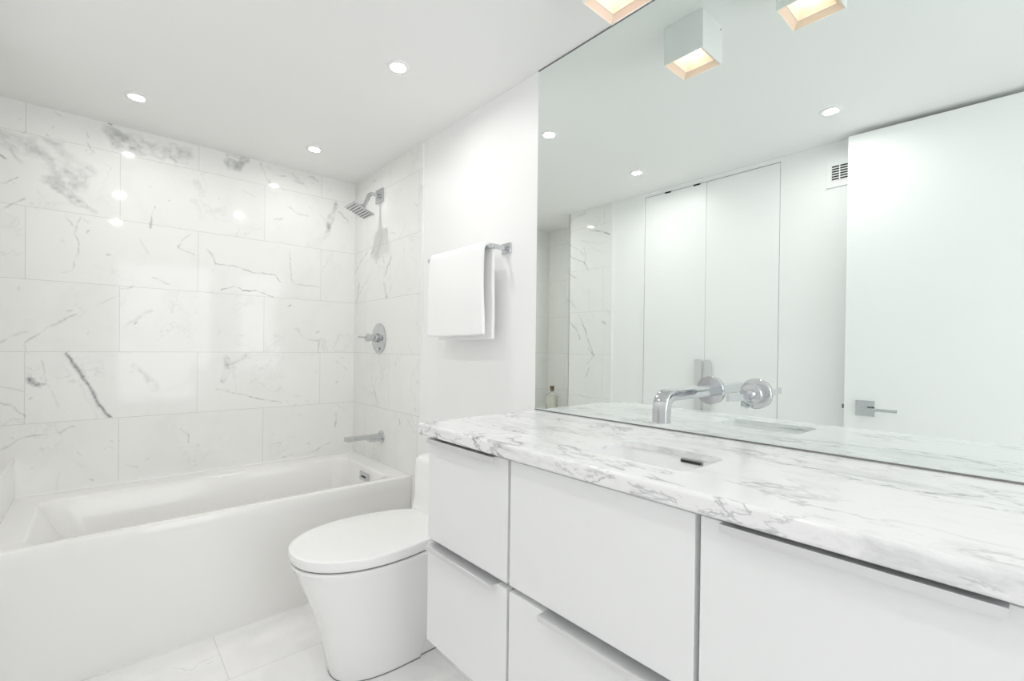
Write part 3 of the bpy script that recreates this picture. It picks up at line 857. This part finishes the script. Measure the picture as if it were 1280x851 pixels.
# ------------------------------------------------------------------ bathtub
tub = root('bathtub', 'long white alcove bathtub with flat apron below the marble tiles', 'bathtub', (.45, 2.45, 0))
x0, x1, y0, y1, zr = X_L + .004, X_R - .004, 2.085, Y_B - .001, .472
def tub_loop(a, b, c, d_, r, z):
    return rrect(a, b, c, d_, r, z, 8)
loops = [tub_loop(x0, x1, y0 + .006, y1, .004, 0.0), tub_loop(x0, x1, y0 + .004, y1, .004, .2), tub_loop(x0, x1, y0, y1, .004, .42),
         tub_loop(x0, x1, y0, y1, .004, zr - .012), tub_loop(x0, x1, y0 + .004, y1, .006, zr - .003), tub_loop(x0, x1, y0 + .012, y1, .008, zr),
         tub_loop(-.19, 1.085, 2.128, 2.700, .055, zr), tub_loop(-.183, 1.078, 2.135, 2.693, .06, zr - .004), tub_loop(-.178, 1.072, 2.140, 2.688, .065, zr - .014),
         tub_loop(-.10, 1.055, 2.155, 2.672, .09, .30), tub_loop(-.02, 1.03, 2.175, 2.655, .11, .14), tub_loop(.04, .99, 2.21, 2.62, .12, .10)]
obj('tub_shell', loft(loops), 'acrylic', tub, smooth=True)
obj('caulk_line', box(x0, x1, y1 - .004, y1 + .0005, zr - .001, zr + .004), 'trimw', tub)
ov = obj('overflow_plate', box(1.058, 1.067, 2.335, 2.445, .398, .443, bev=.004), 'chrome', tub, 'chrome rectangular overflow plate')
obj('overflow_slot', box(1.0565, 1.060, 2.365, 2.415, .416, .424), 'black', ov)
obj('drain', lathe((.9, 2.415, .101), (0, 0, 1), [(0, .036), (.003, .036), (.004, .03), (.006, .0)], 32), 'chrome', tub, smooth=True)

# ------------------------------------------------------------------ toilet
YT = 1.582
toilet = root('toilet', 'white skirted one-piece toilet with closed oval lid beside the vanity', 'toilet', (.85, YT, 0))
def bowl(xf, w, xc, z, xr=1.172, n=2.35, xs=None, wr=None, m=22):
    pts = []
    for k in range(m + 1):
        t = -PI / 2 + PI * k / m
        c, s = math.cos(t), math.sin(t)
        pts.append(Vector((xc - (xc - xf) * abs(c) ** (2 / n), YT + w * math.copysign(abs(s) ** (2 / n), s), z)))
    xs = xs or .9
    wr = wr or w
    for sgn in (1, -1):
        seq = [(xs, w), (xs + .002, w - .001), (xs + .007, wr + .001),(xs + .010, wr), (xr - .01, wr), (xr, wr - .01)]
        if sgn < 0:
            seq = seq[::-1]
        for x, ww in seq:
            pts.append(Vector((x, YT + sgn * ww, z)))
    return pts
lv = [(0, .590, .118, .80, .866, .107), (.01, .587, .120, .80, .868, .109), (.12, .566, .134, .79, .900, .122), (.22, .538, .151, .775, .938, .139),
      (.30, .508, .168, .76, .965, .156), (.35, .486, .181, .745, .98, .170), (.385, .474, .188, .735, .99, .183), (.404, .463, .196, .725, .99, .19), (.410, .464, .1955, .725, .99, .19), (.4125, .470, .190, .725, .99, .186)]
def egg(sc, z, xr=1.005, m=56):
    """lid outline: rounder front, longer tail cut straight near the tank"""
    pts = []
    for k in range(m):
        t = 2 * PI * k / m
        c, s = math.cos(t), math.sin(t)
        a = .262 if c < 0 else .318
        x = .722 + a * sc * math.copysign(abs(c) ** .93, c)
        y = .199 * sc * math.copysign(abs(s) ** .93, s)
        pts.append(Vector((min(x, xr), YT + y, z)))
    return pts
obj('bowl', loft([bowl(xf, w, xc, z, xs=xs, wr=wr_) for z, xf, w, xc, xs, wr_ in lv]), 'ceramic', toilet, smooth=True)
obj('seat_gap', loft([egg(.972, .412), egg(.972, .4175)]), 'seam', toilet, 'dark seam under the lid')
obj('lid', loft([egg(.985, .4175), egg(.998, .421), egg(1.003, .430), egg(1.004, .443), egg(.999, .4485), egg(.988, .4505), egg(.95, .4512), egg(.6, .4525), egg(.2, .453)]), 'ceramic', toilet, smooth=True)
tk = []
for z, xa, w, r_ in ((.409, .945, .176, .04), (.425, .962, .180, .045), (.45, .980, .184, .05), (.50, .991, .187, .05), (.60, .995, .19, .05), (.640, .997, .19, .05), (.652, 1.000, .187, .05), (.660, 1.008, .179, .05), (.664, 1.022, .165, .045)):
    tk.append(rrect(xa, 1.174, YT - w, YT + w, r_, z, 8))
obj('tank', loft(tk), 'ceramic', toilet, smooth=True)
obj('floor_seal', loft([bowl(.588, .120, .80, 0.0, xs=.866, wr=.109), bowl(.588, .120, .80, .003, xs=.866, wr=.109)]), 'seam', toilet, 'thin grey caulk line')
obj('flush_button', lathe((1.09, YT, .6635), (0, 0, 1), [(0, .02), (.003, .02), (.004, .018), (.004, 0)], 28), 'chrome', toilet, smooth=True)

# ------------------------------------------------------------------ vanity
XF = .72
ZT, ZM0, ZM1, ZB = .8565, .5640, .5490, .264
def vanity_unit(ya, yb, label, handles, end=False):
    r = root('vanity_cabinet', label, 'cabinet', ((XF + X_R) / 2, (ya + yb) / 2, ZB), 'vanity cabinets under the marble counter')
    cb = box(XF + .022, X_R - .002, ya, ya + .016, ZB + .004, .8642)
    box(XF + .022, X_R - .002, yb - .016, yb, ZB + .004, .8642, bm=cb)
    box(XF + .022, X_R - .002, ya + .016, yb - .016, ZB + .004, ZB + .02, bm=cb)
    box(X_R - .014, X_R - .002, ya + .016, yb - .016, ZB + .02, .8642, bm=cb)
    box(XF + .022, XF + .036, ya + .016, yb - .016, .60, .8642, bm=cb)
    box(XF + .022, XF + .036, ya + .016, yb - .016, ZB + .02, .53, bm=cb)
    obj('carcass', cb, 'lacquer', r)
    obj('back_rail', box(XF + .020, XF + .0225, ya, yb, ZM1 - .01, ZM0 + .012), 'carcass', r)
    for nm, z0, z1, hy in (('drawer_front', ZM0, ZT, handles[0]), ('drawer_front', ZB, ZM1, handles[1])):
        fr_ = obj(nm, box(XF, XF + .019, ya + .003, yb - .003, z0, z1, bev=.0012), 'lacquer', r)
        if hy:
            b = box(XF - .018, XF + .016, hy[0], hy[1], z1 + .0002, z1 + .0022, bev=.0004)
            box(XF - .020, XF - .0175, hy[0], hy[1], z1 - .0105, z1 + .0022, bev=.0006, bm=b)
            obj('edge_pull', b, 'alu', fr_, 'thin aluminium edge pull')
    return r
vanity_unit(.822, 1.181, 'narrow white floating vanity cabinet beside the toilet', ((.862, 1.160), (.862, 1.160)), True)
vanity_unit(.361, .8185, 'white floating vanity cabinet below the sink, top front without pull', (None, (.402, .702)))
vanity_unit(-.02, .3575, 'white floating vanity cabinet with long pull, right of the sink cabinet', ((.017, .317), (.017, .317)))
vanity_unit(-.40, -.0225, 'white floating vanity cabinet at the near end of the counter', ((-.36, -.06), (-.36, -.06)))

ZK = .8986
ct = obj('countertop', box(.6965, X_R - .001, -.42, 1.205, .8644, ZK, bev=.008, seg=4), 'slab', loc=(.94, .4, .8642), smooth=True)
tag(ct, 'thick white marble vanity countertop with grey veins', 'countertop')
for vtx in ct.data.vertices:
    pass
SX0, SX1, SY0, SY1 = .795, .960, .420, .660
c1 = loft([rrect(SX0, SX1, SY0, SY1, .022, .80), rrect(SX0, SX1, SY0, SY1, .022, .95)])
c2 = box(SX0 - .045, SX1 + .045, SY0 - .045, SY1 + .045, .80, .8856)
for c_ in (c1, c2):
    for vtx in c_.verts:
        pass
difference(ct, [c1, c2])
md = ct.modifiers.new('normals', 'WEIGHTED_NORMAL')
md.weight = 90
md.keep_sharp = True
for p in ct.data.polygons:
    p.use_smooth = True
ct.data.set_sharp_from_angle(angle=math.radians(50))
sk = root('sink', 'white rectangular undermount sink set in the marble counter', 'sink', ((SX0 + SX1) / 2, .54, .77))
L_ = [rrect(SX0 - .03, SX1 + .03, SY0 - .03, SY1 + .03, .03, .8854, 6), rrect(SX0 - .004, SX1 + .004, SY0 - .004, SY1 + .004, .026, .8854, 6),
      rrect(SX0 - .003, SX1 + .003, SY0 - .003, SY1 + .003, .026, .876, 6), rrect(SX0, SX1, SY0, SY1, .028, .80, 6), rrect(SX0 + .03, SX1 - .03, SY0 + .03, SY1 - .03, .03, .785, 6)]
L2 = [rrect(SX0 + .03, SX1 - .03, SY0 + .03, SY1 - .03, .03, .775, 6), rrect(SX0 - .012, SX1 + .012, SY0 - .012, SY1 + .012, .03, .795, 6), rrect(SX0 - .03, SX1 + .03, SY0 - .03, SY1 + .03, .03, .876, 6)]
obj('basin', loft(L2 + L_), 'ceramic', sk, smooth=True)
of = obj('overflow_slot', box(SX1 - .0015, SX1 + .004, .471, .521, .8735, .8815, bev=.0015), 'seam', sk, 'dark metal overflow slot')
obj('slot_opening', box(SX1 - .0025, SX1 + .002, .474, .518, .8755, .8795), 'black', of)
obj('drain', lathe(((SX0 + SX1) / 2, .54, .7852), (0, 0, 1), [(0, .022), (.002, .022), (.003, 0)], 24), 'chrome', sk, smooth=True)

# ------------------------------------------------------------------ mirror
mr = root('wall_mirror', 'huge frameless wall mirror from the counter up to the ceiling', 'mirror', (X_R, .39, .9))
XM = X_R - .003
YM = 1.205
b = bmesh.new()
vv = [b.verts.new(p) for p in ((XM, -.42, .9020), (XM, YM, .9020), (XM, YM, 2.1150), (XM, -.42, 2.1150))]
b.faces.new(vv)
obj('mirror_glass', b, 'mirror', mr)
obj('mirror_back', box(XM + .0005, X_R, -.42, YM, .9, 2.119), 'seam', mr)
obj('bottom_channel', box(XM - .0015, X_R, -.42, YM, .8990, .9018), 'seam', mr, 'dark strip along the counter')
obj('top_channel', box(XM - .0015, X_R, -.42, YM, 2.1155, 2.1192), 'seam', mr, 'dark strip along the ceiling')
obj('side_edge', box(XM - .0008, X_R, YM, YM + .0018, .8990, 2.1192), 'trimw', mr)

# ------------------------------------------------------------------ faucet: spout and lever valve on the mirror
YS, ZS = .558, 1.018
fa = root('faucet_spout', 'chrome wall mounted spout with flat downturned tip over the sink', 'faucet', (XM, YS, ZS))
obj('escutcheon', lathe((XM, YS, ZS), (-1, 0, 0), [(.0005, .036), (.007, .036), (.008, .035), (.008, 0)], 56), 'chrome', fa, 'round chrome wall plate', smooth=True)
pth = bend((XM - .008, YS, ZS), (.942, YS, ZS), (.942, YS, .957), .038, 14)
sp = obj('spout', tube(pth, .01, rect=(.0175, .0125)), 'chrome', fa, smooth=True)
obj('aerator', lathe((.942, YS, .957), (0, 0, -1), [(0, .009), (.004, .009), (.004, 0)], 24), 'alu', sp)
YV, ZV = .447, 1.018
fv = root('faucet_valve', 'round chrome faucet valve with flat lever right of the spout', 'faucet handle', (XM, YV, ZV))
obj('escutcheon', lathe((XM, YV, ZV), (-1, 0, 0), [(.0005, .036), (.007, .036), (.008, .035), (.008, 0)], 56), 'chrome', fv, 'round chrome wall plate', smooth=True)
obj('knob', lathe((XM, YV, ZV), (-1, 0, 0), [(.008, .024), (.030, .024), (.033, .022), (.034, .012), (.040, .011), (.044, .008), (.045, 0)], 48), 'chrome', fv, smooth=True)
obj('lever', tube([(XM - .020, YV, ZV - .006), (1.022, YV, ZV - .001)], .006, rect=(.0035, .0075)), 'chrome', fv)

# ------------------------------------------------------------------ shower and tub fittings
XS = X_R - .004
sh = root('wall_shower', 'chrome square rain shower head on a bent wall arm', 'shower head', (XS, 2.468, 1.966))
obj('wall_flange', box(XS - .010, XS - .0003, 2.424, 2.512, 1.928, 2.004, bev=.002), 'chrome', sh, 'square chrome wall flange')
arm_end = Vector((1.080, 2.462, 1.888))
pth = bend((XS - .008, 2.468, 1.966), (1.112, 2.466, 1.968), tuple(arm_end), .02, 8)
obj('arm', tube(pth, .0105), 'chrome', sh, smooth=True)
hc = Vector((1.049, 2.455, 1.858))
nrm = Vector((-.36, 0, -.93)).normalized()
obj('ball_joint', lathe(arm_end + Vector((.003, 0, .006)), tuple(hc - arm_end), [(0, .012), (.008, .015), (.018, .014), (.026, .022), (.033, .024)], 28), 'chrome', sh, smooth=True)
e1 = Vector((0, 1, 0))
e2 = nrm.cross(e1)
def head_loop(h, t):
    return [hc + e1 * (sx * h) + e2 * (sy * h) + nrm * t for sx, sy in ((-1, -1), (1, -1), (1, 1), (-1, 1))]
hp = obj('spray_plate', loft([head_loop(.055, -.006), head_loop(.062, -.003), head_loop(.062, .004), head_loop(.060, .006)]), 'chrome', sh)
nb = None
for i in range(7):
    rl = [hc + e1 * sx * .053 + e2 * (-.048 + i * .016 + sy * .0022) + nrm * .0062 for sx, sy in ((-1, -1), (1, -1), (1, 1), (-1, 1))]
    nb = loft([rl, [p + nrm * .0015 for p in rl]], bm=nb)
obj('nozzle_rows', nb, 'seam', hp)

vl = root('shower_valve', 'round chrome shower valve with lever on the tiled wall', 'shower valve', (XS, 2.463, 1.165))
obj('escutcheon', lathe((XS, 2.463, 1.165), (-1, 0, 0), [(.0003, .086), (.005, .086), (.008, .082), (.009, 0)], 64), 'chrome', vl, 'round chrome wall plate', smooth=True)
hub = obj('hub', lathe((XS, 2.463, 1.168), (-1, 0, 0), [(.009, .026), (.03, .024), (.034, .018), (.06, .018), (.062, .022), (.078, .022), (.081, .018), (.081, 0)], 40), 'chrome', vl, smooth=True)
obj('lever', tube([(XS - .07, 2.463, 1.168), (1.052, 2.463, 1.171)], .0055, 16), 'chrome', hub, smooth=True)
obj('diverter', box(XS - .024, XS - .009, 2.444, 2.482, 1.098, 1.112, bev=.003), 'chrome', vl)

ts = root('tub_spout', 'straight chrome tub spout on the tiled wall over the bathtub', 'tub spout', (XS, 2.422, .617))
obj('escutcheon', lathe((XS, 2.422, .617), (-1, 0, 0), [(.0003, .034), (.006, .034), (.008, .032), (.008, 0)], 48), 'chrome', ts, smooth=True)
obj('spout', tube([(XS - .008, 2.422, .6235), (.972, 2.422, .6235)], .01, rect=(.020, .0115)), 'chrome', ts)
obj('diverter', box(1.095, 1.155, 2.405, 2.439, .597, .614, bev=.003), 'chrome', ts)

# ------------------------------------------------------------------ towel bar and towel
XB, ZBAR = 1.105, 1.505
tb = root('towel_bar', 'chrome towel bar on the white wall between shower and mirror', 'towel bar', (X_R, 1.6, ZBAR))
for yy in (1.372, 1.812):
    obj('wall_plate', box(X_R - .008, X_R - .0003, yy - .026, yy + .026, ZBAR - .020, ZBAR + .020, bev=.0015), 'chrome', tb)
    obj('post', box(XB, X_R - .008, yy - .009, yy + .009, ZBAR - .008, ZBAR + .008, bev=.002), 'chrome', tb)
obj('bar', box(XB - .008, XB + .008, 1.362, 1.824, ZBAR - .008, ZBAR + .008, bev=.002), 'chrome', tb)

def towel():
    Y0, Y1, th = 1.392, 1.768, .0
    prof = []
    for k in range(26):
        t = k / 25
        prof.append((1.081 - .006 * math.sin(t * PI), 1.170 + t * (1.497 - 1.170)))
    for k in range(1, 10):
        a = PI - k / 10 * PI
        prof.append((XB + .023 * math.cos(a), 1.500 + .019 * math.sin(a)))
    for k in range(26):
        t = k / 25
        prof.append((1.130 + .004 * math.sin(t * PI), 1.498 - t * (1.498 - 1.153)))
    n = 30
    b = bmesh.new()
    rows = []
    for i, (x, z) in enumerate(prof):
        row = []
        front = i < 26
        f = (1 - i / 25) if front else 0
        for j in range(n + 1):
            t = j / n
            y = Y0 + t * (Y1 - Y0)
            y += f * .018 * (t - .35)                      # the free front hangs a little wider
            wv = mnoise.noise(Vector((i * .06, t * 2.3, 3 if front else 9))) * .010
            sag = 0
            if front:
                sag = -.006 * math.sin(t * PI * .8) * f + .004 * mnoise.noise(Vector((t * 3, 1, 5))) * f
            ease = .25 + .75 * f if front else min(1, (i - 35) / 12) if i > 35 else .1
            row.append(b.verts.new((x + wv * ease, y, z + sag)))
        rows.append(row)
    for p, q in zip(rows, rows[1:]):
        for j in range(n):
            b.faces.new((p[j], p[j + 1], q[j + 1], q[j]))
    return b
tw = obj('towel', towel(), 'towel', loc=(XB, 1.58, 1.52), smooth=True)
for p in tw.data.polygons: p.use_smooth = True
md = tw.modifiers.new('thick', 'SOLIDIFY')
md.thickness = .016
md.offset = 0
md = tw.modifiers.new('round', 'BEVEL')
md.width = .006
md.segments = 3
md.angle_limit = math.radians(60)
md = tw.modifiers.new('sub', 'SUBSURF')
md.levels = 1
md.render_levels = 1
tag(tw, 'folded white bath towel hanging over the chrome bar', 'towel')

# ------------------------------------------------------------------ bottle on the ledge (seen in the mirror)
bc = (-.345, 2.568, .6402)
bt = root('bottle', 'small corked glass bottle on the marble ledge at the tub end', 'bottle', bc)
obj('glass_body', lathe(bc, (0, 0, 1), [(0, 0), (0, .044), (.004, .047), (.10, .047), (.118, .042), (.128, .030), (.134, .017), (.150, .016), (.153, .019), (.157, .019),
                                        (.157, .013), (.135, .0135), (.127, .027), (.116, .039), (.098, .0445), (.006, .0445), (.004, 0)], 40), 'glass', bt, smooth=True)
obj('contents', lathe(bc, (0, 0, 1), [(.0062, 0), (.0062, .0435), (.098, .0435), (.104, .042), (.104, 0)], 36), 'liquid', bt, 'pale cream contents', smooth=True)
obj('cork', lathe(bc, (0, 0, 1), [(.140, 0), (.140, .0125), (.158, .0128), (.158, .0165), (.180, .018), (.181, .016), (.181, 0)], 28), 'cork', bt, 'brown cork stopper', smooth=True)
